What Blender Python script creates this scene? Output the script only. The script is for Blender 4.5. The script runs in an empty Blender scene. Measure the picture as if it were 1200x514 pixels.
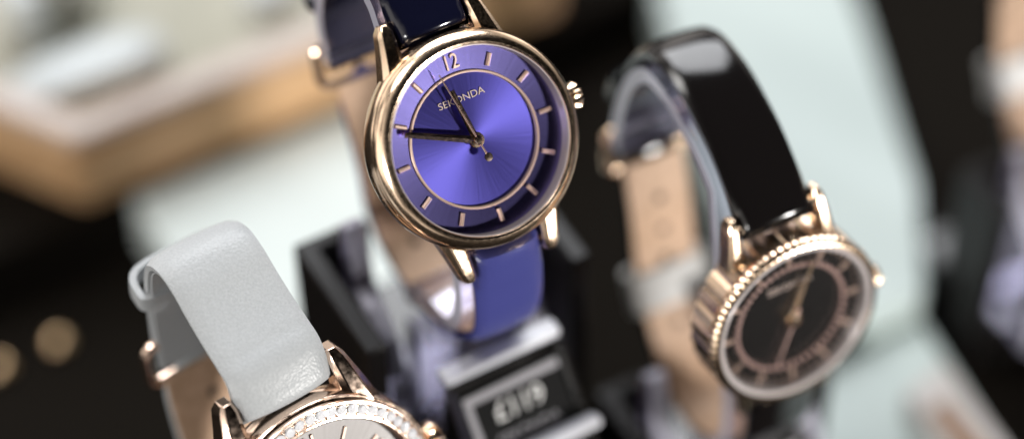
import bpy, math, random
from mathutils import Matrix, Vector
random.seed(7)
scene = bpy.context.scene
COL = scene.collection
PI = math.pi
R = math.radians
MM = .001

# ------------------------------------------------------------------ camera
CW = Vector((-.338, -.570, .749)).normalized()
RT = Vector((0, 0, 1)).cross(CW).normalized()
UP = CW.cross(RT)
CAM = Vector((-.1266, -.2365, .2846))
FPX = 2833.0
def ray(px, py):
    return RT * ((px - 600) / FPX) + UP * ((257 - py) / FPX) - CW
CAM = -ray(558, 163) * .393
def at(px, py, depth):
    return CAM + ray(px, py) * depth
cd = bpy.data.cameras.new('camera')
cd.sensor_width = 36; cd.lens = 85; cd.clip_start = .01; cd.clip_end = 20
cd.dof.use_dof = True; cd.dof.focus_distance = .3912; cd.dof.aperture_fstop = 3.3
cam = bpy.data.objects.new('camera', cd); COL.objects.link(cam)
m = Matrix((RT, UP, CW)).transposed().to_4x4(); m.translation = CAM
cam.matrix_world = m
scene.camera = cam

# ------------------------------------------------------------------ materials
def mat(name, color, rough=.5, metal=0, **kw):
    m_ = bpy.data.materials.new(name); m_.use_nodes = True
    b = m_.node_tree.nodes['Principled BSDF']
    b.inputs['Base Color'].default_value = (*color, 1)
    b.inputs['Roughness'].default_value = rough
    b.inputs['Metallic'].default_value = metal
    for k, v in kw.items():
        b.inputs[k.replace('_', ' ')].default_value = v
    return m_
def nodes(m_): return m_.node_tree.nodes, m_.node_tree.links, m_.node_tree.nodes['Principled BSDF']
def texco(m_, out='Object'):
    n, l, b = nodes(m_)
    t = n.new('ShaderNodeTexCoord'); return t.outputs[out]
def vary(m_, scale, c1, c2, detail=4, lo=.35, hi=.65):
    n, l, b = nodes(m_)
    t = n.new('ShaderNodeTexNoise'); t.inputs['Scale'].default_value = scale; t.inputs['Detail'].default_value = detail
    l.new(texco(m_), t.inputs['Vector'])
    r = n.new('ShaderNodeValToRGB')
    r.color_ramp.elements[0].color = (*c1, 1); r.color_ramp.elements[1].color = (*c2, 1)
    r.color_ramp.elements[0].position = lo; r.color_ramp.elements[1].position = hi
    l.new(t.outputs['Fac'], r.inputs['Fac']); l.new(r.outputs['Color'], b.inputs['Base Color'])
def bump(m_, kind, scale, strength, dist=.0002, **kw):
    n, l, b = nodes(m_)
    t = n.new(kind); t.inputs['Scale'].default_value = scale
    for k, v in kw.items(): setattr(t, k, v)
    l.new(texco(m_), t.inputs['Vector'])
    bp = n.new('ShaderNodeBump'); bp.inputs['Strength'].default_value = strength; bp.inputs['Distance'].default_value = dist
    l.new(t.outputs[0], bp.inputs['Height'])
    prev = b.inputs['Normal'].links
    if prev: l.new(prev[0].from_socket, bp.inputs['Normal'])
    l.new(bp.outputs['Normal'], b.inputs['Normal'])
def rough_vary(m_, scale, lo, hi):
    n, l, b = nodes(m_)
    t = n.new('ShaderNodeTexNoise'); t.inputs['Scale'].default_value = scale; t.inputs['Detail'].default_value = 5
    l.new(texco(m_), t.inputs['Vector'])
    r = n.new('ShaderNodeMapRange'); r.inputs['To Min'].default_value = lo; r.inputs['To Max'].default_value = hi
    r.inputs['From Min'].default_value = .3; r.inputs['From Max'].default_value = .7
    l.new(t.outputs['Fac'], r.inputs['Value']); l.new(r.outputs['Result'], b.inputs['Roughness'])

gold = mat('rose_gold_polished', (.96, .72, .515), .2, 1); rough_vary(gold, 2600, .13, .24)
bump(gold, 'ShaderNodeTexNoise', 420, .025, .0003)
pale_rim = mat('pale_polished_rim', (.68, .62, .61), .25, .35)
pale_gold = mat('pale_rose_gold', (.92, .70, .56), .16, 1); rough_vary(pale_gold, 900, .1, .22)
gold_brushed = mat('rose_gold_rim', (.78, .67, .64), .3, .6)
bead_gold = mat('rose_gold_bead', (.92, .62, .55), .28, .4)
marker_gold = mat('rose_gold_marker', (.92, .66, .54), .3, .6)
crystal = mat('clear_stone', (.97, .97, 1.0), .06, .25)
rose_print = mat('rose_print', (.92, .74, .66), .35, .35)

def radial(m_, aniso, rough, var=.25):
    n, l, b = nodes(m_)
    b.inputs['Anisotropic'].default_value = aniso; b.inputs['Roughness'].default_value = rough
    t = n.new('ShaderNodeTangent'); t.direction_type = 'RADIAL'; t.axis = 'Z'
    l.new(t.outputs['Tangent'], b.inputs['Tangent'])
    # very fine sunray brushing: noise that varies with angle only
    g = n.new('ShaderNodeTexGradient'); g.gradient_type = 'RADIAL'; l.new(texco(m_), g.inputs['Vector'])
    w = n.new('ShaderNodeTexNoise'); w.noise_dimensions = '1D'; w.inputs['Scale'].default_value = 160; w.inputs['Detail'].default_value = 3
    l.new(g.outputs['Fac'], w.inputs['W'])
    r = n.new('ShaderNodeMapRange'); r.inputs['To Min'].default_value = rough * (1 - var); r.inputs['To Max'].default_value = rough * (1 + var)
    l.new(w.outputs['Fac'], r.inputs['Value']); l.new(r.outputs['Result'], b.inputs['Roughness'])
blue_dial = mat('blue_sunray_dial', (.105, .094, .42), .36, 1); radial(blue_dial, .5, .40, .2)
blue_ring = mat('lavender_blue_dial_ring', (.32, .28, .74), .42, 1); radial(blue_ring, .1, .26, .07)
silver_dial = mat('silver_dial', (.25, .24, .235), .5, 1); radial(silver_dial, .3, .5)
black_dial = mat('black_dial', (.006, .005, .005), .25)

blue_leather = mat('indigo_leather', (.05, .055, .21), .27); bump(blue_leather, 'ShaderNodeTexNoise', 1600, .25, .0002)
blue_patent = mat('navy_patent_leather', (.004, .0045, .014), .14); bump(blue_patent, 'ShaderNodeTexNoise', 260, .25, .0006)
black_patent = mat('black_patent_leather', (.006, .005, .005), .13); bump(black_patent, 'ShaderNodeTexNoise', 120, .10, .0005)
grey_leather = mat('pale_grey_leather', (.43, .455, .48), .42)
vary(grey_leather, 2600, (.39, .405, .415), (.44, .455, .465))
bump(grey_leather, 'ShaderNodeTexVoronoi', 2100, .36, .00016)
bump(grey_leather, 'ShaderNodeTexNoise', 110, .06, .0005)
tan_lining = mat('tan_leather_lining', (.50, .33, .215), .6); vary(tan_lining, 500, (.46, .30, .19), (.56, .37, .25)); bump(tan_lining, 'ShaderNodeTexNoise', 2500, .3, .0001)
hole_shade = mat('hole_shade', (.05, .035, .025), .9)
black_plastic = mat('gloss_black_acrylic', (.006, .0055, .005), .16); rough_vary(black_plastic, 60, .1, .24)
black_satin = mat('satin_black_acrylic', (.006, .005, .005), .34, Specular_IOR_Level=.16)
black_velvet = mat('black_cloth', (.006, .0045, .003), .9, Specular_IOR_Level=.08)
card_black = mat('black_card', (.007, .007, .007), .8, Specular_IOR_Level=.15)
card_grey = mat('grey_print', (.28, .27, .29), .5)
card_white = mat('white_print', (.75, .74, .72), .5)
frost = mat('pale_acrylic_edge', (.84, .84, .90), .2)
frost.node_tree.nodes['Principled BSDF'].inputs['Transmission Weight'].default_value = .35
acrylic = bpy.data.materials.new('clear_acrylic'); acrylic.use_nodes = True
def mk_acrylic():
    n, l = acrylic.node_tree.nodes, acrylic.node_tree.links
    n.remove(n['Principled BSDF'])
    fr = n.new('ShaderNodeFresnel'); fr.inputs['IOR'].default_value = 1.55
    tr = n.new('ShaderNodeBsdfTransparent'); tr.inputs[0].default_value = (.90, .89, .96, 1)
    gl = n.new('ShaderNodeBsdfGlossy'); gl.inputs['Roughness'].default_value = .09
    df = n.new('ShaderNodeBsdfDiffuse'); df.inputs[0].default_value = (.55, .53, .72, 1)
    m0 = n.new('ShaderNodeMixShader'); m0.inputs[0].default_value = .025
    l.new(tr.outputs[0], m0.inputs[1]); l.new(df.outputs[0], m0.inputs[2])
    mx = n.new('ShaderNodeMixShader'); ml = n.new('ShaderNodeMath'); ml.operation = 'MULTIPLY'; ml.inputs[1].default_value = .4; l.new(fr.outputs[0], ml.inputs[0]); l.new(ml.outputs[0], mx.inputs[0])
    l.new(m0.outputs[0], mx.inputs[1]); l.new(gl.outputs[0], mx.inputs[2]); l.new(mx.outputs[0], n['Material Output'].inputs[0])
mk_acrylic()
acrylic_edge = mat('lit_sawn_acrylic_edge', (.58, .57, .67), .1)  # sawn edge; glints of the clear acrylic are put into the base colour
acrylic_edge.node_tree.nodes['Principled BSDF'].inputs['Transmission Weight'].default_value = .3
clear_plastic = mat('cloudy_plastic', (.46, .45, .43), .4)
clear_plastic.node_tree.nodes['Principled BSDF'].inputs['Transmission Weight'].default_value = .4
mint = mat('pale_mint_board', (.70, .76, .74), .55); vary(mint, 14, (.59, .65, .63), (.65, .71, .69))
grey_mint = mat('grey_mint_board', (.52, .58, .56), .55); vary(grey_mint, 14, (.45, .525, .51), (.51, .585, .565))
wood = mat('oak_wood', (.45, .24, .11), .5)
def woodify(m_):
    n, l, b = nodes(m_)
    mp = n.new('ShaderNodeMapping'); mp.inputs['Scale'].default_value = (6, 130, 130); l.new(texco(m_), mp.inputs['Vector'])
    t = n.new('ShaderNodeTexNoise'); t.inputs['Scale'].default_value = 2; t.inputs['Detail'].default_value = 8; t.inputs['Distortion'].default_value = .6
    l.new(mp.outputs['Vector'], t.inputs['Vector'])
    r = n.new('ShaderNodeValToRGB'); r.color_ramp.elements[0].color = (.40, .22, .10, 1); r.color_ramp.elements[1].color = (.64, .41, .22, 1)
    r.color_ramp.elements[0].position = .3; r.color_ramp.elements[1].position = .7
    l.new(t.outputs['Fac'], r.inputs['Fac']); l.new(r.outputs['Color'], b.inputs['Base Color'])
woodify(wood)
rim_wood = mat('pale_limed_wood', (.46, .38, .33), .45); vary(rim_wood, 80, (.42, .34, .30), (.5, .42, .37))
sage = mat('sage_felt', (.43, .42, .35), .9); vary(sage, 40, (.40, .39, .32), (.47, .46, .39))
white_pad = mat('white_leatherette', (.56, .60, .61), .4)
grey_pad = mat('grey_leatherette', (.25, .25, .22), .6)
cream = mat('cream_card', (.55, .52, .50), .6)
brown = mat('brown_card', (.26, .15, .09), .6)
brass = mat('brass', (.97, .68, .40), .3, 1)

glass = bpy.data.materials.new('watch_glass'); glass.use_nodes = True
def mk_glass():
    n, l = glass.node_tree.nodes, glass.node_tree.links
    n.remove(n['Principled BSDF'])
    fr = n.new('ShaderNodeFresnel'); fr.inputs['IOR'].default_value = 1.4
    tr = n.new('ShaderNodeBsdfTransparent'); gl = n.new('ShaderNodeBsdfGlossy'); gl.inputs['Roughness'].default_value = .02
    mx = n.new('ShaderNodeMixShader'); sc_ = n.new('ShaderNodeMath'); sc_.operation = 'MULTIPLY'; sc_.inputs[1].default_value = .35
    l.new(fr.outputs[0], sc_.inputs[0]); l.new(sc_.outputs[0], mx.inputs[0])
    l.new(tr.outputs[0], mx.inputs[1]); l.new(gl.outputs[0], mx.inputs[2]); l.new(mx.outputs[0], n['Material Output'].inputs[0])
mk_glass()

# ------------------------------------------------------------------ mesh helpers (millimetres)
class MB:
    def __init__(s): s.v = []; s.f = []
    def add(s, v, f):
        o = len(s.v); s.v += [tuple(p) for p in v]; s.f += [tuple(i + o for i in q) for q in f]; return s
    def box(s, x0, x1, y0, y1, z0, z1):
        v = [(x, y, z) for x in (x0, x1) for y in (y0, y1) for z in (z0, z1)]
        return s.add(v, [(0, 1, 3, 2), (4, 6, 7, 5), (0, 4, 5, 1), (2, 3, 7, 6), (0, 2, 6, 4), (1, 5, 7, 3)])
    def loft(s, rings, cap=True, closed=False):
        n = len(rings[0]); v = [p for r in rings for p in r]; f = []
        k = len(rings)
        for i in range(k if closed else k - 1):
            for j in range(n):
                a, b_ = i * n + j, i * n + (j + 1) % n
                c, d = ((i + 1) % k) * n + (j + 1) % n, ((i + 1) % k) * n + j
                f.append((a, b_, c, d))
        if cap and not closed: f += [tuple(range(n))[::-1], tuple((k - 1) * n + j for j in range(n))]
        return s.add(v, f)
    def lathe(s, prof, seg=128, closed=False, cx=0, cy=0, mod=None):
        """prof: (r, z) list turned about the z axis"""
        rings = []
        for i in range(seg):
            a = 2 * PI * i / seg; k = mod(i) if mod else None
            rings.append([(cx + (r + (k if k and fl else 0)) * math.sin(a), cy + (r + (k if k and fl else 0)) * math.cos(a), z)
                          for r, z, fl in [(p + (1,))[:3] if len(p) == 2 else p for p in prof]])
        if closed: return s.loft(rings, closed=True)
        n = len(prof); o = len(s.v); s.v += [p for r in rings for p in r]
        for i in range(seg):
            for j in range(n - 1):
                a, b_ = o + i * n + j, o + ((i + 1) % seg) * n + j
                s.f.append((a, b_, b_ + 1, a + 1))
        for j in (0, n - 1):
            if prof[j][0] > 1e-6: s.f.append(tuple(o + i * n + j for i in range(seg)))
        return s
    def tube(s, pts, r, seg=10, closed=False):
        pts = [Vector(p) for p in pts]; rings = []; k = len(pts)
        ref = None
        for i, p in enumerate(pts):
            t = (pts[(i + 1) % k] - pts[i - 1]) if closed else (pts[min(i + 1, k - 1)] - pts[max(i - 1, 0)])
            t.normalize()
            if ref is None: ref = t.orthogonal().normalized()
            ref = (ref - t * ref.dot(t)).normalized(); b_ = t.cross(ref)
            rings.append([p + (ref * math.cos(2 * PI * j / seg) + b_ * math.sin(2 * PI * j / seg)) * r for j in range(seg)])
        return s.loft(rings, closed=closed)
    def build(s, name, material, parent=None, M=None, smooth=35, bevel=0, seg=3, edge=None):
        me = bpy.data.meshes.new(name)
        me.from_pydata([(a * MM, b_ * MM, c * MM) for a, b_, c in s.v], [], s.f)
        import bmesh
        bm = bmesh.new(); bm.from_mesh(me); bmesh.ops.remove_doubles(bm, verts=bm.verts, dist=1e-7); bmesh.ops.recalc_face_normals(bm, faces=bm.faces); bm.to_mesh(me); bm.free()
        me.materials.append(material)
        if edge:
            me.materials.append(edge)
            for k, p in enumerate(me.polygons):
                if k % 4 in (1, 3) or k >= len(me.polygons) - 2: p.material_index = 1
        o = bpy.data.objects.new(name, me); COL.objects.link(o)
        if smooth:
            for p in me.polygons: p.use_smooth = True
            me.set_sharp_from_angle(angle=R(smooth))
        if bevel:
            b_ = o.modifiers.new('bevel', 'BEVEL'); b_.width = bevel * MM; b_.segments = seg; b_.limit_method = 'ANGLE'; b_.angle_limit = R(30)
        if parent: o.parent = parent
        if M is not None: o.matrix_local = M
        return o
def thing(name, label, cat, loc, rotz=0, group=None):
    o = bpy.data.objects.new(name, None); COL.objects.link(o); o.empty_display_size = .01
    o.location = loc; o.rotation_euler = (0, 0, rotz); o['label'] = label; o['category'] = cat
    if group: o['group'] = group
    return o
def dup(root, loc, rotz, label, group=None):
    r = root.copy(); COL.objects.link(r); r.location = loc; r.rotation_euler = (0, 0, rotz); r['label'] = label
    if group: r['group'] = group
    for ch in list(root.children):
        c = ch.copy(); COL.objects.link(c); c.parent = r
        for g in list(ch.children):
            d = g.copy(); COL.objects.link(d); d.parent = c
    return r
def text(name, body, size, material, parent, M, extrude=.05, sx=1.0, spacing=1.0):
    cu = bpy.data.curves.new(name, 'FONT'); cu.body = body; cu.size = size * MM; cu.extrude = extrude * MM
    cu.align_x = 'CENTER'; cu.align_y = 'CENTER'; cu.space_character = spacing
    tmp = bpy.data.objects.new('tmp', cu); COL.objects.link(tmp)
    bpy.context.view_layer.update()
    me = bpy.data.meshes.new_from_object(tmp.evaluated_get(bpy.context.evaluated_depsgraph_get()))
    bpy.data.objects.remove(tmp); me.materials.clear(); me.materials.append(material)
    o = bpy.data.objects.new(name, me); COL.objects.link(o); o.parent = parent
    o.matrix_local = M @ Matrix.Diagonal((sx, 1, 1, 1))
    return o

# ------------------------------------------------------------------ watch parts (dial frame: x = 3 o'clock, y = 12 o'clock, z = out of the dial)
def rot2(x, y, a):            # clock angle a turns +y towards +x
    return (x * math.cos(a) + y * math.sin(a), -x * math.sin(a) + y * math.cos(a))
def roof_bar(mb, a, r0, r1, w0, w1, z0, h, flat=.25, rise=0):
    """faceted hand or marker between radii r0 and r1 at clock angle a"""
    rings = []
    for r, w in ((r0, w0), (r1, w1)):
        ring = []
        for x, z in ((-w / 2, z0), (-w / 2, z0 + h * .45), (-w * flat / 2, z0 + h), (w * flat / 2, z0 + h), (w / 2, z0 + h * .45), (w / 2, z0)):
            X, Y = rot2(x, r, a); ring.append((X, Y, z + rise * (r - r0)))
        rings.append(ring)
    mb.loft(rings)
def resample(pts, n):
    P = [Vector(p) for p in pts]; P = [P[0] * 2 - P[1]] + P + [P[-1] * 2 - P[-2]]
    out = []
    for i in range(1, len(P) - 2):
        for k in range(24):
            t = k / 24; a, b_, c, d = P[i - 1], P[i], P[i + 1], P[i + 2]
            out.append(.5 * ((2 * b_) + (c - a) * t + (2 * a - 5 * b_ + 4 * c - d) * t * t + (3 * b_ - a - 3 * c + d) * t ** 3))
    out.append(P[-2])
    L = [0]
    for i in range(1, len(out)): L.append(L[-1] + (out[i] - out[i - 1]).length)
    res = []; j = 0
    for k in range(n):
        s = L[-1] * k / (n - 1)
        while j < len(L) - 2 and L[j + 1] < s: j += 1
        u = (s - L[j]) / max(L[j + 1] - L[j], 1e-9); res.append((out[j].lerp(out[j + 1], u), s))
    return res, L[-1]
RETREAT = 2.2
class Path:
    """strap centre line in the (back, up) plane of a watch tilted back by e"""
    def __init__(s, pts, e, side, n=72):
        a, b_ = Vector(pts[0]), Vector(pts[1]); pts = [tuple(a + (a - b_).normalized() * RETREAT)] + list(pts[1:])
        s.p, s.L = resample(pts, n); s.e = e; s.side = side; s.n = n
    def frame(s, i):
        a, b_ = s.p[max(i - 1, 0)][0], s.p[min(i + 1, s.n - 1)][0]
        t = (b_ - a).normalized(); nrm = Vector((-t.y, t.x)) * s.side
        return s.p[i][0], t, nrm, s.p[i][1]
    def loc(s, x, q):
        b_, u = q
        return (x, u * math.cos(s.e) + b_ * math.sin(s.e), u * math.sin(s.e) - b_ * math.cos(s.e))
def band(path, i0, i1, wf, tf, off=0, dome=.35, nx=12, tip=False):
    """leather-like band: domed outside, flat inside, round edges"""
    mb = MB(); rings = []
    for i in range(i0, i1 + 1):
        q, t, nrm, s_ = path.frame(i); w = wf(s_); th = tf(s_)
        if tip:
            k = min(1, (i1 - i) / 5 + .02); w *= math.sqrt(1 - (1 - k) ** 2)
        ring = []
        for j in range(nx + 1):
            x = -1 + 2 * j / nx
            h = off + th * (.5 + dome * (1 - abs(x) ** 2.4) - dome * .6)
            if j in (0, nx): h = off + th * .05
            ring.append(path.loc(x * w / 2, q + nrm * h))
        ring.append(path.loc(w / 2 * .985, q + nrm * (off - th * .42))); ring.append(path.loc(w / 2 * .93, q + nrm * (off - th * .5)))
        ring.append(path.loc(-w / 2 * .93, q + nrm * (off - th * .5))); ring.append(path.loc(-w / 2 * .985, q + nrm * (off - th * .42)))
        rings.append(ring)
    return mb.loft(rings)

def lug_mb(sx, sy, spec):
    """one lug: lofted along y from inside the case to the rounded tip"""
    mb = MB(); rings = []
    x0, x1, y0, y1, wb, wt, zt, drop, dep = spec
    N = 9
    for i in range(N + 1):
        u = i / N
        w = wb + (wt - wb) * u ** .8; y = y0 + (y1 - y0) * u; x = x0 + (x1 - x0) * u
        top = zt - drop * u ** 1.6; d = dep * (1 - .35 * u)
        if i == N: w *= .62; top -= .35; d *= .72
        c = w * .24
        sec = [(-w / 2, -d), (-w / 2, -c), (-w / 2 + c, 0), (w / 2 - c, 0), (w / 2, -c), (w / 2, -d)]
        rings.append([(sx * (x + a), sy * y, top + b_) for a, b_ in sec])
    return mb.loft(rings)

def crown_mb(cx, z, r, L, teeth):
    mb = MB(); prof = [(0, 0), (r * .55, 0), (r * .6, L * .18), (r * .96, L * .22), (r, L * .34), (r, L * .82), (r * .86, L), (r * .3, L * 1.06), (0, L * 1.06)]
    rings = []; seg = teeth * 4
    for i in range(seg):
        a = 2 * PI * i / seg; k = 1 + .11 * (1 if i % 4 in (1, 2) else -1)
        ring = []
        for rr, h in prof:
            q = rr * (k if .2 * L < h < .9 * L else 1)
            ring.append((cx + h, q * math.sin(a), z + q * math.cos(a)))
        rings.append(ring)
    return mb.loft(rings, closed=True, cap=False)

def buckle(path, i, w, m_, parent, M, inner=0):
    q, t, nrm, s_ = path.frame(i)
    o = MB(); c = []
    W, H, r = w / 2 + 2.0, 4.2, 1.8
    for cx, cy, a0 in ((W - r, H - r, 0), (-W + r, H - r, 90), (-W + r, -H + r, 180), (W - r, -H + r, 270)):
        for k in range(5):
            a = R(a0 + k * 22.5); c.append((cx + r * math.cos(a), cy + r * math.sin(a)))
    o.tube([path.loc(x, q + t * y + nrm * inner) for x, y in c], .95, 10, closed=True)
    b_ = o.build('buckle', m_, parent, M)
    p = MB(); p.tube([path.loc(0, q + t * y + nrm * (inner + h)) for y, h in ((-4.2, .6), (-2, 1.3), (2, 1.3), (4.6, .9))], .6, 8)
    p.build('prong', m_, b_)
    return b_
def keeper(path, i0, i1, w, th, m_, parent, M, bulge=2.2):
    rings = []
    for i in range(i0, i1 + 1):
        q, t, nrm, s_ = path.frame(i); outer = []; inner = []
        for k in range(28):
            a = 2 * PI * k / 28
            ca, sa = math.cos(a), math.sin(a)
            px_ = math.copysign(abs(ca) ** .45, ca); pz = math.copysign(abs(sa) ** .6, sa)
            hh = th / 2 + (bulge if pz > 0 else .3)
            outer.append(path.loc(px_ * (w / 2 + 1.5), q + nrm * (pz * (hh + .9)))); inner.append(path.loc(px_ * (w / 2 + .4), q + nrm * (pz * hh)))
        rings.append((outer, inner))
    mb = MB(); seq = [r[0] for r in rings] + [r[1] for r in reversed(rings)]
    mb.loft(seq, closed=True)
    return mb.build('strap_keeper', m_, parent, M)

def watch(label, C, e, yaw, up, low, S):
    """C: dial centre; e: tilt of the dial normal above the horizon; up/low: strap paths in (back, up) mm"""
    e, yaw = R(e), R(yaw)
    bot = min(q[1] for q in low) - 2.0
    backv = Vector((-math.sin(yaw), math.cos(yaw), 0)); bb = 18.0
    root = thing('wristwatch', label, 'watch', C + backv * bb * MM + Vector((0, 0, bot * MM)), yaw, 'watches worn on display stands')
    t = Vector((0, math.sin(e), math.cos(e))); n = Vector((0, -math.cos(e), math.sin(e)))
    M = Matrix(((1, t.x, n.x), (0, t.y, n.y), (0, t.z, n.z))).to_4x4(); M.translation = Vector((0, -bb, -bot)) * MM
    I = Matrix.Identity(4)
    rc, rg = S['rc'], S['rg']            # case and glass radius
    # case
    cz = S.get('case_z', (1.0, -4.6))
    MB().lathe([(rc * .72, cz[1] - 1.0), (rc * .86, cz[1] - .8), (rc * .94, cz[1]), (rc * .985, cz[1] + .8), (rc, cz[1] + 1.8), (rc, cz[0] - .5), (rc - .25, cz[0]), (rg, cz[0] + .02), (rg, -.4), (rg - .5, -.5)], 160).build('case', S['metal'], root, M)
    # dial
    d = MB().lathe([(rg - .05, -.5), (rg - .05, 0), (S['inner'], 0), (S['inner'], -.25), (0.0, -.25)] if S.get('inner') else [(rg - .05, -.5), (rg - .05, 0), (0.0, 0)], 160)
    d.v = [(a, b_, c - 0) for a, b_, c in d.v]
    dial = d.build('dial', S['dial'], root, M)
    S['details'](root, M, dial)
    # glass
    gz = S['gz']; dm = S.get('gdome', .35)
    MB().lathe([(0, gz + dm), (rg * .5, gz + dm * .85), (rg * .8, gz + dm * .45), (rg - .06, gz), (rg - .06, gz - .9), (rg * .8, gz - .9), (0, gz - .9)], 128).build('watch_glass', glass, root, M, smooth=20)
    # lugs
    for sx in (-1, 1):
        for sy in (-1, 1): lug_mb(sx, sy, S['lug']).build('lug', S['metal'], root, M, smooth=28, bevel=.16, seg=2)
    crown_mb(rc - .2, S['crown'][0], S['crown'][1], S['crown'][2], S['crown'][3]).build('crown', S.get('crown_metal', S['metal']), root, M, smooth=40)
    # spring bars
    for sy in (1, -1):
        MB().tube([(-S['sw'] / 2 - .8, sy * S['bar'][0], S['bar'][1]), (S['sw'] / 2 + .8, sy * S['bar'][0], S['bar'][1])], .6, 8).build('spring_bar', S['metal'], root, M)
    # straps
    sw = S['sw']; PU = Path(up, e, 1); PL = Path(low, e, -1)
    wf = lambda s_: sw - 1.0 * min(1, max(0, s_ - 4) / 50)
    tf0 = lambda s_: S.get('pad', 3.6) - (S.get('pad', 3.6) - 2.0) * min(1, max(0, s_ - S.get('pads', 2.0)) / 7) ** .7
    tf = lambda s_: tf0(s_) * math.sqrt(max(.03, 1 - max(0, 1 - s_ / 2.0) ** 2))
    us = band(PU, 0, 71, wf, tf).build('upper_strap', S['upper'], root, M, smooth=50)
    band(PU, 4, 70, lambda s_: wf(s_) - .8, lambda s_: .5, off=-1.35, dome=.1).build('strap_lining', S['upper_lining'], us)
    ls = band(PL, 0, 71, wf, tf, tip=True).build('lower_strap', S['lower'], root, M, smooth=50)
    band(PL, 4, 70, lambda s_: wf(s_) - .3, lambda s_: .7, off=-1.35, dome=.1).build('strap_lining', tan_lining, ls)
    for i in (64, 59, 54, 49, 44):
        q, tt, nrm, s_ = PL.frame(i)
        rings = []
        for h in (-1.2, -1.85):
            rings.append([PL.loc(.95 * math.cos(2 * PI * k / 14), q + tt * (.95 * math.sin(2 * PI * k / 14)) + nrm * h) for k in range(14)])
        MB().loft(rings).build('strap_hole_disc', hole_shade, ls)  # solid dark discs standing for the shade inside the holes
    buckle(PU, 69, sw - 1, S['metal'], root, M, inner=-.6)
    keeper(PU, S.get('keep', 50), S.get('keep', 50) + 4, sw - .8, 2.2, S.get('keeper', S['upper']), root, M, S.get('bulge', 2.2))
    return root, M, PU, PL

# ---- blue watch
def blue_details(root, M, dial):
    I = Matrix.Identity(4)
    rg = BLUE['rg']
    # outer ring of the dial is a lighter blue, one sheet above
    MB().lathe([(rg - .1, 0.01), (rg - .1, .5), (11.35, .08), (11.35, 0.01)], 160, closed=True).build('dial_ring', blue_ring, dial)
    MB().lathe([(11.4, -.2), (11.4, .32), (11.25, .42), (11.0, .40), (10.9, -.2)], 160, closed=True).build('chapter_circle', marker_gold, dial)
    # bezel: slope, lip and bright inner wall
    bz = MB().lathe([(17.95, .9), (17.98, 1.35), (17.75, 1.95), (17.2, 2.6), (16.55, 3.12), (16.05, 3.3), (15.75, 3.2), (15.62, 3.0), (15.62, .6), (17.0, .6)], 180, closed=True).build('bezel', BLUE['metal'], root, M)
    MB().lathe([(15.60, 3.05), (15.60, .1), (15.35, .1), (15.42, 2.98)], 160, closed=True).build('inner_wall', gold_brushed, bz)
    for h in range(1, 12):
        mb = MB(); a = R(30 * h); roof_bar(mb, a, 12.1, 14.2, .75, .75, .16, .5, .4, .1); mb.build('hour_marker', marker_gold, dial, smooth=0)
    text('numeral', '12', 3.6, marker_gold, dial, Matrix.Translation(Vector((0.15, 13.2, .42)) * MM) @ Matrix.Rotation(R(5.8), 4, 'X'), .14, .78, 1.05)
    text('brand_lettering', 'SEKONDA', 1.62, rose_print, dial, Matrix.Translation(Vector((.15, 7.0, -.16)) * MM), .06, 1.12, 1.02)
    hh = MB(); roof_bar(hh, R(-8.5), -.3, 9.1, 1.25, .85, .75, .3, .1); hh.lathe([(1.3, .75), (1.3, .95), (0, 1.0)], 32); hh.build('hour_hand', BLUE['metal'], root, M, smooth=20)
    mh = MB(); roof_bar(mh, R(-65), -.3, 12.6, 1.25, .95, 1.15, .35, .1); mh.lathe([(1.2, 1.12), (1.2, 1.4), (0, 1.5)], 32); mh.build('minute_hand', BLUE['metal'], root, M, smooth=20)
    sh = MB(); roof_bar(sh, R(-12.9), -3.0, 12.6, .34, .2, 1.65, .14); X, Y = rot2(0, -3.3, R(-12.9)); sh.lathe([(.72, 1.62), (.72, 1.8), (.35, 1.85), (0, 1.85)], 24, cx=X, cy=Y); sh.lathe([(.75, 1.6), (.75, 2.0), (.5, 2.15), (0, 2.18)], 32); sh.build('second_hand', pale_gold, root, M, smooth=25)
BLUE = dict(rc=18.15, rg=15.6, gz=2.9, gdome=.15, inner=11.3, dial=blue_dial, metal=gold, details=blue_details, case_z=(.95, -4.4),
            lug=(9.2, 7.7, 12.5, 22.5, 5.4, 2.5, .1, 1.7, 4.2), crown=(-1.8, 2.0, 2.6, 9), sw=13.0, bar=(20.2, -3.6),
            upper=blue_patent, lower=blue_leather, upper_lining=blue_patent, pad=5.4, pads=2.5, keep=52)
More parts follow.
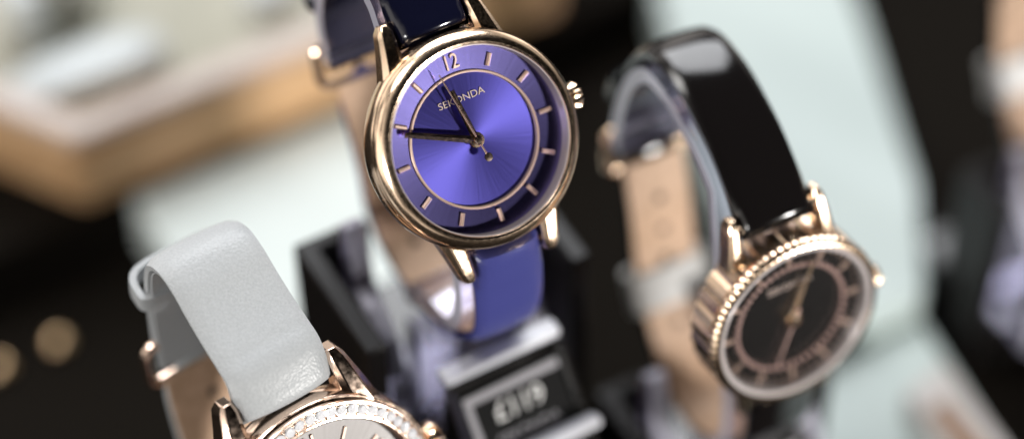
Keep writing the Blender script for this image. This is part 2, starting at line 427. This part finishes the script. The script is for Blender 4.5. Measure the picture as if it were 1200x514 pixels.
# ---- grey watch
def grey_details(root, M, dial):
    rg = GREY['rg']
    bz = MB().lathe([(19.15, .8), (19.2, 1.5), (18.95, 1.95), (18.7, 2.0), (18.6, 1.75), (16.75, 1.95), (16.65, 2.25), (16.35, 2.3), (16.0, 2.0), (15.75, 1.2), (15.75, .4), (18.0, .4)], 180, closed=True).build('bezel', pale_gold, root, M)
    n = 58
    proto = None
    for k in range(n):
        a = 2 * PI * (k + .5) / n
        if proto is None:
            mb = MB(); rr = .98
            ring0 = [(rr * math.cos(2 * PI * j / 8), rr * math.sin(2 * PI * j / 8), 0) for j in range(8)]
            ring1 = [(rr * math.cos(2 * PI * j / 8), rr * math.sin(2 * PI * j / 8), .15) for j in range(8)]
            ring2 = [(rr * .55 * math.cos(2 * PI * (j + .5) / 8), rr * .55 * math.sin(2 * PI * (j + .5) / 8), .55) for j in range(8)]
            mb.loft([ring0, ring1, ring2]); proto = mb.build('stone', crystal, bz, smooth=0); o = proto
        else:
            o = proto.copy(); COL.objects.link(o); o.parent = bz
        X, Y = rot2(0, 17.68, a)
        o.matrix_local = Matrix.Translation(Vector((X, Y, 1.8)) * MM) @ Matrix.Rotation(random.uniform(0, 6), 4, 'Z') @ Matrix.Rotation(random.uniform(-.3, .3), 4, 'X') @ Matrix.Rotation(random.uniform(-.3, .3), 4, 'Y')
    pr = MB()
    for k in range(n):
        a = 2 * PI * k / n
        for q in (16.95, 18.42):
            X, Y = rot2(0, q, a); pr.lathe([(.24, 1.5), (.24, 2.05), (.12, 2.25), (0, 2.28)], 6, cx=X, cy=Y)
    pr.build('prong_row', pale_gold, bz, smooth=60)
    for h in range(12):                                   # roman numeral strokes
        a = R(30 * h); mb = MB()
        strokes = {0: (-1.5, -.5, 1.0), 1: (0,), 2: (-.75, .75), 3: (-1.3, 0, 1.3), 4: (-1, .4, 1.2), 5: (-.5, .5), 6: (-.8, .2, 1.1), 7: (-1.2, -.4, .6, 1.3), 8: (-1.5, -.6, .2, 1.), 9: (-1.2, 0, .8), 10: (-.4, .4), 11: (-.8, .1, .9)}[h]
        for sx in strokes:
            pts = []
            for r_, z in ((11.3, .03), (11.3, .3), (14.0, .3), (14.0, .03)):
                pass
            ring0 = []; ring1 = []
            for x, z in ((-.2, .02), (-.2, .32), (.2, .32), (.2, .02)):
                X, Y = rot2(sx + x, 11.2, a); ring0.append((X, Y, z)); X, Y = rot2(sx + x, 13.9, a); ring1.append((X, Y, z))
            mb.loft([ring0, ring1])
        mb.build('hour_marker', marker_gold, dial, smooth=0)
    hh = MB(); roof_bar(hh, R(-55), -1.5, 8, 1.1, .5, .6, .3); hh.lathe([(1.2, .6), (1.2, .9), (0, .95)], 24); hh.build('hour_hand', gold, root, M, smooth=20)
    mh = MB(); roof_bar(mh, R(12), -1.5, 10.2, .9, .4, 1.0, .3); mh.build('minute_hand', gold, root, M, smooth=20)
GREY = dict(rc=19.9, rg=16.0, gz=1.7, dial=silver_dial, metal=pale_gold, details=grey_details, case_z=(.85, -5.0),
            lug=(11.6, 9.6, 13.0, 24.6, 6.6, 2.8, 1.1, 3.2, 6.0), crown=(-1.6, 2.9, 3.0, 8), crown_metal=gold, sw=16.8, bar=(22.6, -4.2),
            upper=grey_leather, lower=grey_leather, upper_lining=grey_leather, pads=3.0, pad=4.6, keep=48, bulge=3.3)
# ---- black watch
def black_details(root, M, dial):
    rg = BLACK['rg']
    rings = []; seg = 216
    prof = [(15.2, .6, 0), (15.2, 2.15, 0), (15.5, 2.35, .5), (16.1, 2.2, 1), (16.55, 1.6, 1), (16.65, .9, 1), (16.5, .5, 0)]
    for i in range(seg):
        a = 2 * PI * i / seg; k = .08 if i % 3 else -.15
        rings.append([((r + k * fl) * math.sin(a), (r + k * fl) * math.cos(a), z) for r, z, fl in prof])
    bz = MB().loft(rings, closed=True).build('bezel', gold, root, M, smooth=25)
    MB().lathe([(15.18, 2.1), (15.18, .1), (14.1, .1), (14.25, 1.8), (14.6, 2.15), (15.1, 2.2)], 160, closed=True).build('inner_wall', pale_rim, bz)
    # fluted flank of the case
    rings = []; seg = 132
    for i in range(seg):
        a = 2 * PI * i / seg; k = .06 if i % 4 else -.32
        rings.append([((r + k * fl) * math.sin(a), (r + k * fl) * math.cos(a), z) for r, z, fl in [(15.9, .45, 0), (16.55, .4, 1), (16.55, -5.4, 1), (15.9, -5.6, 0)]])
    MB().loft(rings, closed=True).build('fluted_flank', gold, bz, smooth=25)
    bead = None
    for k in range(52):
        a = 2 * PI * k / 52; X, Y = rot2(0, 10.7, a)
        if bead is None:
            bead = MB().lathe([(.46, 0), (.44, .3), (.25, .5), (0, .54)], 10).build('dial_bead', bead_gold, dial, smooth=60); o = bead
        else:
            o = bead.copy(); COL.objects.link(o); o.parent = dial
        o.matrix_local = Matrix.Translation(Vector((X, Y, .02)) * MM)
    for h in range(12):
        mb = MB(); roof_bar(mb, R(30 * h), 11.5, 13.8, .8, 1.0, .03, .4); mb.build('hour_marker', marker_gold, dial, smooth=0)
        mb = MB()
        for j in (-9, -3, 3, 9): roof_bar(mb, R(30 * h + 15 + j), 13.2, 13.8, .3, .3, .03, .15)
        mb.build('minute_track', marker_gold, dial, smooth=0)
    text('brand_lettering', 'SEKONDA', 1.75, rose_print, dial, Matrix.Translation(Vector((0, 6.9, .1)) * MM), .07, 1.1, 1.0)
    hh = MB(); roof_bar(hh, R(15), -1, 7.4, 1.5, .9, .6, .35); hh.lathe([(1.7, .55), (1.7, .95), (.8, 1.15), (0, 1.15)], 24); hh.build('hour_hand', gold, root, M, smooth=20)
    mh = MB(); roof_bar(mh, R(22), -1, 11.8, .8, .4, 1.0, .3); mh.lathe([(1.2, 1.1), (1.2, 1.6), (.6, 1.9), (0, 1.95)], 24); mh.build('minute_hand', gold, root, M, smooth=20)
    sh = MB(); roof_bar(sh, R(-155), -2.5, 9.2, .4, .25, 1.5, .15); sh.build('second_hand', bead_gold, root, M, smooth=20)
BLACK = dict(rc=16.2, rg=14.3, gz=1.9, dial=black_dial, metal=gold, details=black_details, case_z=(.9, -6.0),
             lug=(9.2, 8.2, 11.5, 21.8, 3.6, 1.9, -1.2, 2.0, 4.2), crown=(-1.6, 2.1, 2.6, 9), sw=14.0, bar=(19.7, -4.2),
             upper=black_patent, lower=black_patent, upper_lining=black_patent, pad=4.2, keep=52, bulge=1.0)

CB = at(556, 163.3, .393); CG = at(382, 595, .400); CK = at(925.9, 370, .416)
UPB = [(14.6, 13.6), (19.5, 18.5), (26, 20.5), (34, 18), (42, 9), (45.5, -4), (42.5, -18)]
LOB = [(-9.2, -17.4), (-11.2, -24), (-10.5, -35), (-5.5, -41.5), (3, -47.8), (16, -51), (26, -49), (31, -44), (33, -36), (36.5, -28), (41.5, -19)]
UPG = [(10.6, 19.6), (12.4, 23.8), (15.8, 25.6), (20, 27.1), (24.5, 29.2), (28.5, 31.4), (32.8, 32), (37.5, 28.8), (40, 20), (40.8, 9), (40.2, 0)]
LOG = [(-4.5, -22), (-5, -32), (1, -41), (10, -46), (22, -46), (29, -37), (34.5, -24), (38.5, -11), (40, 0)]
UPK = [(8.0, 18.4), (13, 23), (20.5, 28), (31.5, 31.8), (41, 30.3), (47.8, 20.5), (51, 6), (49.5, -4)]
LOK = [(-.2, -20), (-.5, -30), (5, -40), (14, -47.5), (22, -49.5), (32, -43), (41, -28), (45, -14), (48.9, -4)]
wb, MBl, PUB, PLB = watch('rose gold watch with bright blue sunray dial on a navy strap, sharpest of the watches', CB, 38.4, -.6, UPB, LOB, BLUE)
wg, MG, PUG, PLG = watch('stone-set rose gold watch on a pale grey leather strap, cut off by the bottom edge', CG, 21.4, 5, UPG, LOG, GREY)
wk, MK, PUK, PLK = watch('coin-edged rose gold watch with black dial on a shiny black strap, shown whole', CK, 12.0, -3, UPK, LOK, BLACK)
wg.scale = (1.026,) * 3
# white plastic band round the tan end of the black strap
for i in (30,):
    kb = keeper(PLK, 47, 53, 14.2, 2.6, clear_plastic, wk, MK, .5); kb.name = 'plastic_band'

# ------------------------------------------------------------------ stands
FLOOR = -125.0; LEDGE = -110.5
def c_ring(pu, pl, C, yaw, width, root, Mroot, low=False):
    """clear C-shaped ring inside the strap loop, open at the back"""
    rings = []; last = None
    for i in range(67, 7, -2):
        if low: break
        q, t, nrm, s_ = pu.frame(i); a = [q - nrm * 2.1, q - nrm * 4.9]
        rings.append([pu.loc(x, h) for x, h in ((-width / 2, a[0]), (width / 2, a[0]), (width / 2, a[1]), (-width / 2, a[1]))])
    # lower leg: comes down behind the strap front and slopes back to the foot
    q0 = pl.p[6][0]; bot = min(p[0].y for p in pl.p)
    pts = [(q0.x + 5.2, q0.y), (q0.x + 5.0, q0.y - 9), (q0.x + 8.5, q0.y - 17), (8, bot + 8.5), (10.5, bot + 3.2), (14, bot + 2.2)]
    P, L = resample(pts, 30)
    for i in range(30):
        a, b_ = P[max(i - 1, 0)][0], P[min(i + 1, 29)][0]; t = (b_ - a).normalized(); n = Vector((t.y, -t.x)); q = P[i][0]
        rings.append([pl.loc(x, h) for x, h in ((-width / 2, q + n * 1.3), (width / 2, q + n * 1.3), (width / 2, q - n * 1.3), (-width / 2, q - n * 1.3))])
    return MB().loft(rings)
def stand(label, C, yaw, top, watchM, pu, pl, width, tag_y, low=False):
    """top: height of the bottom of the strap loop in world mm"""
    yaw = R(yaw)
    root = thing('watch_stand', label, 'display stand', Vector((C.x, C.y, FLOOR * MM)), yaw, 'black watch stands with clear rings')
    H = top - FLOOR
    MB().box(-18.5, 18.5, tag_y, 40, 0, H - 24).build('base_block', black_plastic, root, bevel=.7)
    for sx in (-1, 1):                                     # cheeks that shield the clear foot at both sides
        pl_ = [(sx * x, y) for x, y in ((22.5, tag_y + 1), (22.5, 27), (8.5, 27), (8.5, 24), (18.6, 24), (18.6, tag_y + 1))]
        MB().loft([[(x, y, 0) for x, y in pl_], [(x, y, H + 13) for x, y in pl_]]).build('side_wall', black_satin, root, bevel=.5)
    # clear stem below the strap loop and clear side plates, sawn edges coloured bright for the light they catch
    def plate(name, pts, x0, x1):
        mb = MB().loft([[(x, y, z) for y, z in pts] for x in (x0, x1)])
        o_ = mb.build(name, acrylic, root, smooth=0)
        o_.data.materials.append(acrylic_edge)
        for k, p in enumerate(o_.data.polygons):
            if k < len(pts): p.material_index = 1
        b_ = o_.modifiers.new('bevel', 'BEVEL'); b_.width = .0005; b_.segments = 2; b_.limit_method = 'ANGLE'
    MB().loft([[(x, y, z) for x, y in ((-7.4, 9), (7.4, 9), (7.4, 12), (-7.4, 12))] for z in (H - 24, H - .6)]).build('stem', acrylic, root, smooth=0, bevel=.5)
    MB().box(-8.3, -7.45, 8.8, 12.2, H - 24, H - .6).build('stem_edge', acrylic_edge, root, bevel=.3)  # strip added to carry the bright left edge of the stem
    for sx in (-1, 1):
        plate('side_plate', [(21, H - 23.9), (21, H + 21), (18, H + 22.5), (15.5, H + 9), (7, H + 2), (3, H - 6), (3, H - 23.9)], sx * 16.2, sx * 12.2)
    MB().box(-15.5, 15.5, tag_y + 6, 23, H - 23.95, H - 21).build('acrylic_foot', acrylic, root, bevel=.6)
    # ring inside the strap, written in the stand's own frame
    rg = c_ring(pu, pl, C, yaw, width, root, None, low)
    o = rg.build('acrylic_ring', acrylic, root, smooth=40, edge=acrylic_edge)
    return root, o
def put_ring(o, root, wroot, M):
    bpy.context.view_layer.update()
    o.matrix_local = root.matrix_world.inverted() @ wroot.matrix_world @ M
sb, rb = stand('tall black block stand under the blue-dialled watch', CB, -.6, CB.z * 1000 - 53.2, MBl, PUB, PLB, 14.4, -2.6)
put_ring(rb, sb, wb, MBl)
sg, rgr = stand('black block stand under the grey-strapped watch', CG, 5, CG.z * 1000 - 48.2, MG, PUG, PLG, 17.6, -4, True)
put_ring(rgr, sg, wg, MG)
sk, rk = stand('low black block stand under the black-strapped watch', CK, -3, CK.z * 1000 - 51.6, MK, PUK, PLK, 15.8, 12)
put_ring(rk, sk, wk, MK)
# fourth watch and stand, entering at the right edge
OFF = Vector((.094, .010, 0))
w4 = dup(wk, wk.location + OFF, R(-3), 'watch with tan strap lining, only a sliver of it showing at the right edge')
s4 = dup(sk, sk.location + OFF, R(-3), 'black block stand at the right edge with only its left side showing')

# ------------------------------------------------------------------ price tags
def price_tag(label, cx, y, ztop, yaw, full=True):
    """wedge holder standing on the floor; face slopes about 50 degrees"""
    root = thing('price_tag', label, 'price tag', Vector((cx, y, FLOOR)) * MM, R(yaw), 'price tags in front of the stands')
    H = ztop - FLOOR; hw = 11.4; L = 40.0; a = R(50)
    dy, dz = -math.cos(a), -math.sin(a)
    e_ = (dy * L, H + dz * L)
    rings = [[(x, 0, 0), (x, 0, H), (x, e_[0], e_[1]), (x, e_[0], 0)] for x in (-hw, hw)]
    MB().loft(rings).build('holder', black_plastic, root, bevel=.5)
    F = Matrix(((1, 0, 0, 0), (0, -dy, dz, 0), (0, -dz, -dy, H * MM), (0, 0, 0, 1)))
    # F: x along the width, y up the slope, z out of the face, origin at the top edge
    F = Matrix(((1, 0, 0, 0), (0, math.cos(a), -math.sin(a), 0), (0, math.sin(a), math.cos(a), H * MM), (0, 0, 0, 1)))
    MB().box(-hw - .3, hw + .3, -1.9, 1.6, H + .02, H + 1.9).build('top_edge', frost, root, bevel=.6)
    MB().box(-hw - .3, -hw + 1.1, -L + 1, -2.35, .05, 1.4).build('side_edge', acrylic, root, F, bevel=.35)
    MB().box(hw - 1.1, hw + .3, -L + 1, -2.35, .05, 1.4).build('side_edge', black_plastic, root, F, bevel=.35)
    card = MB().box(-hw + 1.4, hw - 1.4, -24, -4.2, .03, .5).build('card', card_black, root, F, smooth=0)
    b_ = MB()
    b_.box(-hw + 2.0, hw - 1.6, -6.2, -4.6, .5, .56); b_.box(-hw + 2.0, -hw + 3.3, -24, -6.2, .5, .56)
    b_.build('card_border', card_grey, card, smooth=0)
    text('price', '£119', 5.0, card_white, card, Matrix.Translation(Vector((.4, -9.4, .56)) * MM), .04, 1.0)
    text('small_print', 'SEKONDA', 2.7, card_grey, card, Matrix.Translation(Vector((.8, -14.4, .56)) * MM), .04, 1.0)
    MB().box(-hw + .5, hw + 1.4, -18.8, -16.4, .06, 4.2).build('front_lip', frost, root, F, bevel=.9)
    return root
t1 = price_tag('black price tag with white figures below the blue watch strap', -0.4, -7.5, CB.z * 1000 - 48.0, 0)
t2 = dup(t1, Vector((46.5, -24.0, FLOOR - 33)) * MM, R(-3), 'price tag whose bright top edge shows under the black-dialled watch')
t2.location = Vector((45.0, -24.0, FLOOR - 36.5)) * MM

# ------------------------------------------------------------------ setting
def structure(o): o['kind'] = 'structure'; return o
structure(MB().box(-900, 900, -330, 1200, FLOOR - 20, FLOOR).build('floor', black_velvet, smooth=0))
def tagged(o, label, cat, group=None):
    o['label'] = label; o['category'] = cat
    if group: o['group'] = group
    return o
def slab(name, pts, z0, z1, m_, bevel=1.0):
    return MB().loft([[(x, y, z0) for x, y in pts], [(x, y, z1) for x, y in pts]]).build(name, m_, smooth=0, bevel=bevel)
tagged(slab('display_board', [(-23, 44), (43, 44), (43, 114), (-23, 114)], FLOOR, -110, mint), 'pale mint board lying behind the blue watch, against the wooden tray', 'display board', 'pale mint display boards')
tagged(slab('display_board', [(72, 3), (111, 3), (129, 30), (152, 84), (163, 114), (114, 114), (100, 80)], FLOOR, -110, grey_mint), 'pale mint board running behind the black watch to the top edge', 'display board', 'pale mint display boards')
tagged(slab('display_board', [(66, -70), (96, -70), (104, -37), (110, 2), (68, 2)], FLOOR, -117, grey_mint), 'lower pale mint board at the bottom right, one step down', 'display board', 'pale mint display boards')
cb = tagged(slab('card_box', [(88, -60), (99, -60), (103, -14), (91, -16)], -116.9, -110, cream, .8), 'blurred cream box with a brown label in the bottom right corner', 'box')
o = MB().loft([[(x, y, z) for x, y in [(90, -52), (97, -52), (97, -22), (92, -23)]] for z in (-109.98, -109.6)]).build('brown_label', brown, smooth=0); o.parent = cb

# wooden tray
structure(MB().box(-900, 900, 114.5, 1200, FLOOR, LEDGE).build('ledge', black_velvet, smooth=0))
tr = thing('wooden_tray', 'light oak tray with chamfered corner and pale rim, blurred at the upper left', 'tray', Vector((20, 180, LEDGE)) * MM)
outer = [(-33, 116), (88, 116), (110, 150), (110, 330), (-110, 330), (-110, 240)]
def inset(P, d):
    n = len(P); out = []
    for i in range(n):
        p0, p1, p2 = Vector(P[i - 1]), Vector(P[i]), Vector(P[(i + 1) % n])
        a = (p1 - p0).normalized(); b_ = (p2 - p1).normalized(); na, nb = Vector((-a.y, a.x)), Vector((-b_.y, b_.x))
        k = (na + nb); out.append(tuple(p1 + k * (d / (k.dot(na)))))
    return out
def ring_wall(P, d, z0, z1, off=(20, 180)):
    Q = inset(P, d); mb = MB(); n = len(P)
    rings = []
    for i in range(n):
        (a, b_), (c, d_) = P[i], Q[i]
        rings.append([(a - off[0], b_ - off[1], z0), (a - off[0], b_ - off[1], z1), (c - off[0], d_ - off[1], z1), (c - off[0], d_ - off[1], z0)])
    return mb.loft(rings, closed=True)
fr = ring_wall(outer, 9, 0, 18).build('frame', wood, tr, smooth=0, bevel=2.2)
ring_wall(inset(outer, 1.5), 6.5, 18.02, 21).build('rim', rim_wood, tr, smooth=0, bevel=1.0)
MB().loft([[(x - 20, y - 180, z) for x, y in inset(outer, 9.1)] for z in (0.5, 8)]).build('felt_lining', sage, tr, smooth=0)
def pad(name, label, x, y, z, a, b_, h, m_, rz=0):
    rings = []
    prof = [(0, 0), (.9, 0), (1, .3), (.97, .7), (.8, .95), (.4, 1.05), (0, 1.05)]
    mb = MB(); seg = 40
    for i in range(seg):
        t_ = 2 * PI * i / seg; ca, sa = math.cos(t_), math.sin(t_)
        rings.append([(a * r_ * math.copysign(abs(ca) ** .7, ca), b_ * r_ * math.copysign(abs(sa) ** .7, sa), h * q) for r_, q in prof])
    mb.loft(rings, closed=True, cap=False); o_ = mb.build(name, m_, smooth=60)
    o_.location = Vector((x, y, z)) * MM; o_.rotation_euler = (0, 0, rz); return o_
ZT = LEDGE + 8.05
tagged(pad('display_pad', '', -20, 143, ZT, 20, 7.5, 8, white_pad, .0), 'white oval pad lying in the wooden tray', 'pad')
tagged(MB().box(-5, 5, -9, 9, 0, 14).build('jewellery_box', grey_pad, bevel=2), 'grey box standing in the wooden tray behind the white pad', 'box').location = Vector((-12.5, 171, ZT)) * MM
tagged(MB().box(-3.5, 3.5, -7, 7, 0, 16).build('ring_holder', white_pad, bevel=2), 'pale upright ring holder in the tray left of the grey box', 'ring holder').location = Vector((-24.5, 166, ZT)) * MM
tagged(pad('cushion', '', 28, 146, ZT, 6, 4.5, 6, white_pad), 'small white cushion in the tray at the top edge', 'cushion')
# made-up brass studs, put in so their glints blur into light discs
for (x, y, lab) in ((-64, 96, 'made-up brass stud whose glint blurs into a disc, cut by the left edge'), (-50.5, 96, 'made-up brass stud for a second blurred glint beside the one at the left edge')):
    o = MB().lathe([(2.2, 0), (2.6, .8), (2.2, 2.2), (1.2, 3.2), (0, 3.5)], 24).build('glint_stud', brass, smooth=60); o.location = Vector((x, y, FLOOR)) * MM
    tagged(o, lab, 'stud', 'made-up brass studs for blurred glints')

# ------------------------------------------------------------------ light
w = bpy.data.worlds.new('World'); scene.world = w; w.use_nodes = True
bg = w.node_tree.nodes['Background']; bg.inputs[1].default_value = 1
def mk_world():
    # made-up dim shop surround: soft pale patches added for the metal to reflect
    n, l = w.node_tree.nodes, w.node_tree.links
    tc = n.new('ShaderNodeTexCoord'); t = n.new('ShaderNodeTexNoise'); t.inputs['Scale'].default_value = 2.6; t.inputs['Detail'].default_value = 2
    l.new(tc.outputs['Generated'], t.inputs['Vector'])
    r = n.new('ShaderNodeValToRGB'); e = r.color_ramp.elements
    e[0].position = .40; e[0].color = (.03, .027, .024, 1); e[1].position = .58; e[1].color = (1.7, 1.6, 1.5, 1)
    l.new(t.outputs['Fac'], r.inputs['Fac']); l.new(r.outputs['Color'], bg.inputs[0])
    dp = n.new('ShaderNodeVectorMath'); dp.operation = 'DOT_PRODUCT'; l.new(tc.outputs['Generated'], dp.inputs[0])
    dp.inputs[1].default_value = (.34, -.70, .63)          # surround darkened here on purpose, keeps the crescent on the blue dial dark
    mr = n.new('ShaderNodeMapRange'); l.new(dp.outputs['Value'], mr.inputs['Value'])
    mr.inputs['From Min'].default_value = .05; mr.inputs['From Max'].default_value = .5; mr.inputs['To Min'].default_value = 1; mr.inputs['To Max'].default_value = .0
    l.new(mr.outputs['Result'], bg.inputs[1])
mk_world()
def lamp(name, d, dist, sx, sy, power, color=(1, 1, 1), target=(0, 0, -.03)):
    l = bpy.data.lights.new(name, 'AREA'); l.shape = 'RECTANGLE'; l.size = sx; l.size_y = sy; l.energy = power; l.color = color
    o = bpy.data.objects.new(name, l); COL.objects.link(o)
    d = Vector(d).normalized(); tg = Vector(target); o.location = tg + d * dist
    o.rotation_euler = d.to_track_quat('Z', 'Y').to_euler(); return o
lamp('front_window_lamp', (.47, -.885, .02), 1.1, .1, .1, 15.5, (1, .97, .93))
lamp('left_fill_lamp', (-.84, -.48, .26), 1.1, .2, .2, 5, (1, .98, .95))  # fill added to light the tan linings inside the strap loops
lamp('back_softbox', (.36, .62, .75), 1.4, 1.0, .8, 22, (.95, .97, 1))
lamp('top_lamp', (-.35, .36, .87), 1.3, .4, .4, 5.5, (1, .98, .95))
scene.view_settings.view_transform = 'Standard'; scene.view_settings.look = 'None'
scene.view_settings.exposure = 0; scene.view_settings.gamma = 1
scene.render.engine = 'CYCLES'
scene.cycles.use_denoising = True
scene.cycles.caustics_reflective = False
scene.cycles.caustics_refractive = False
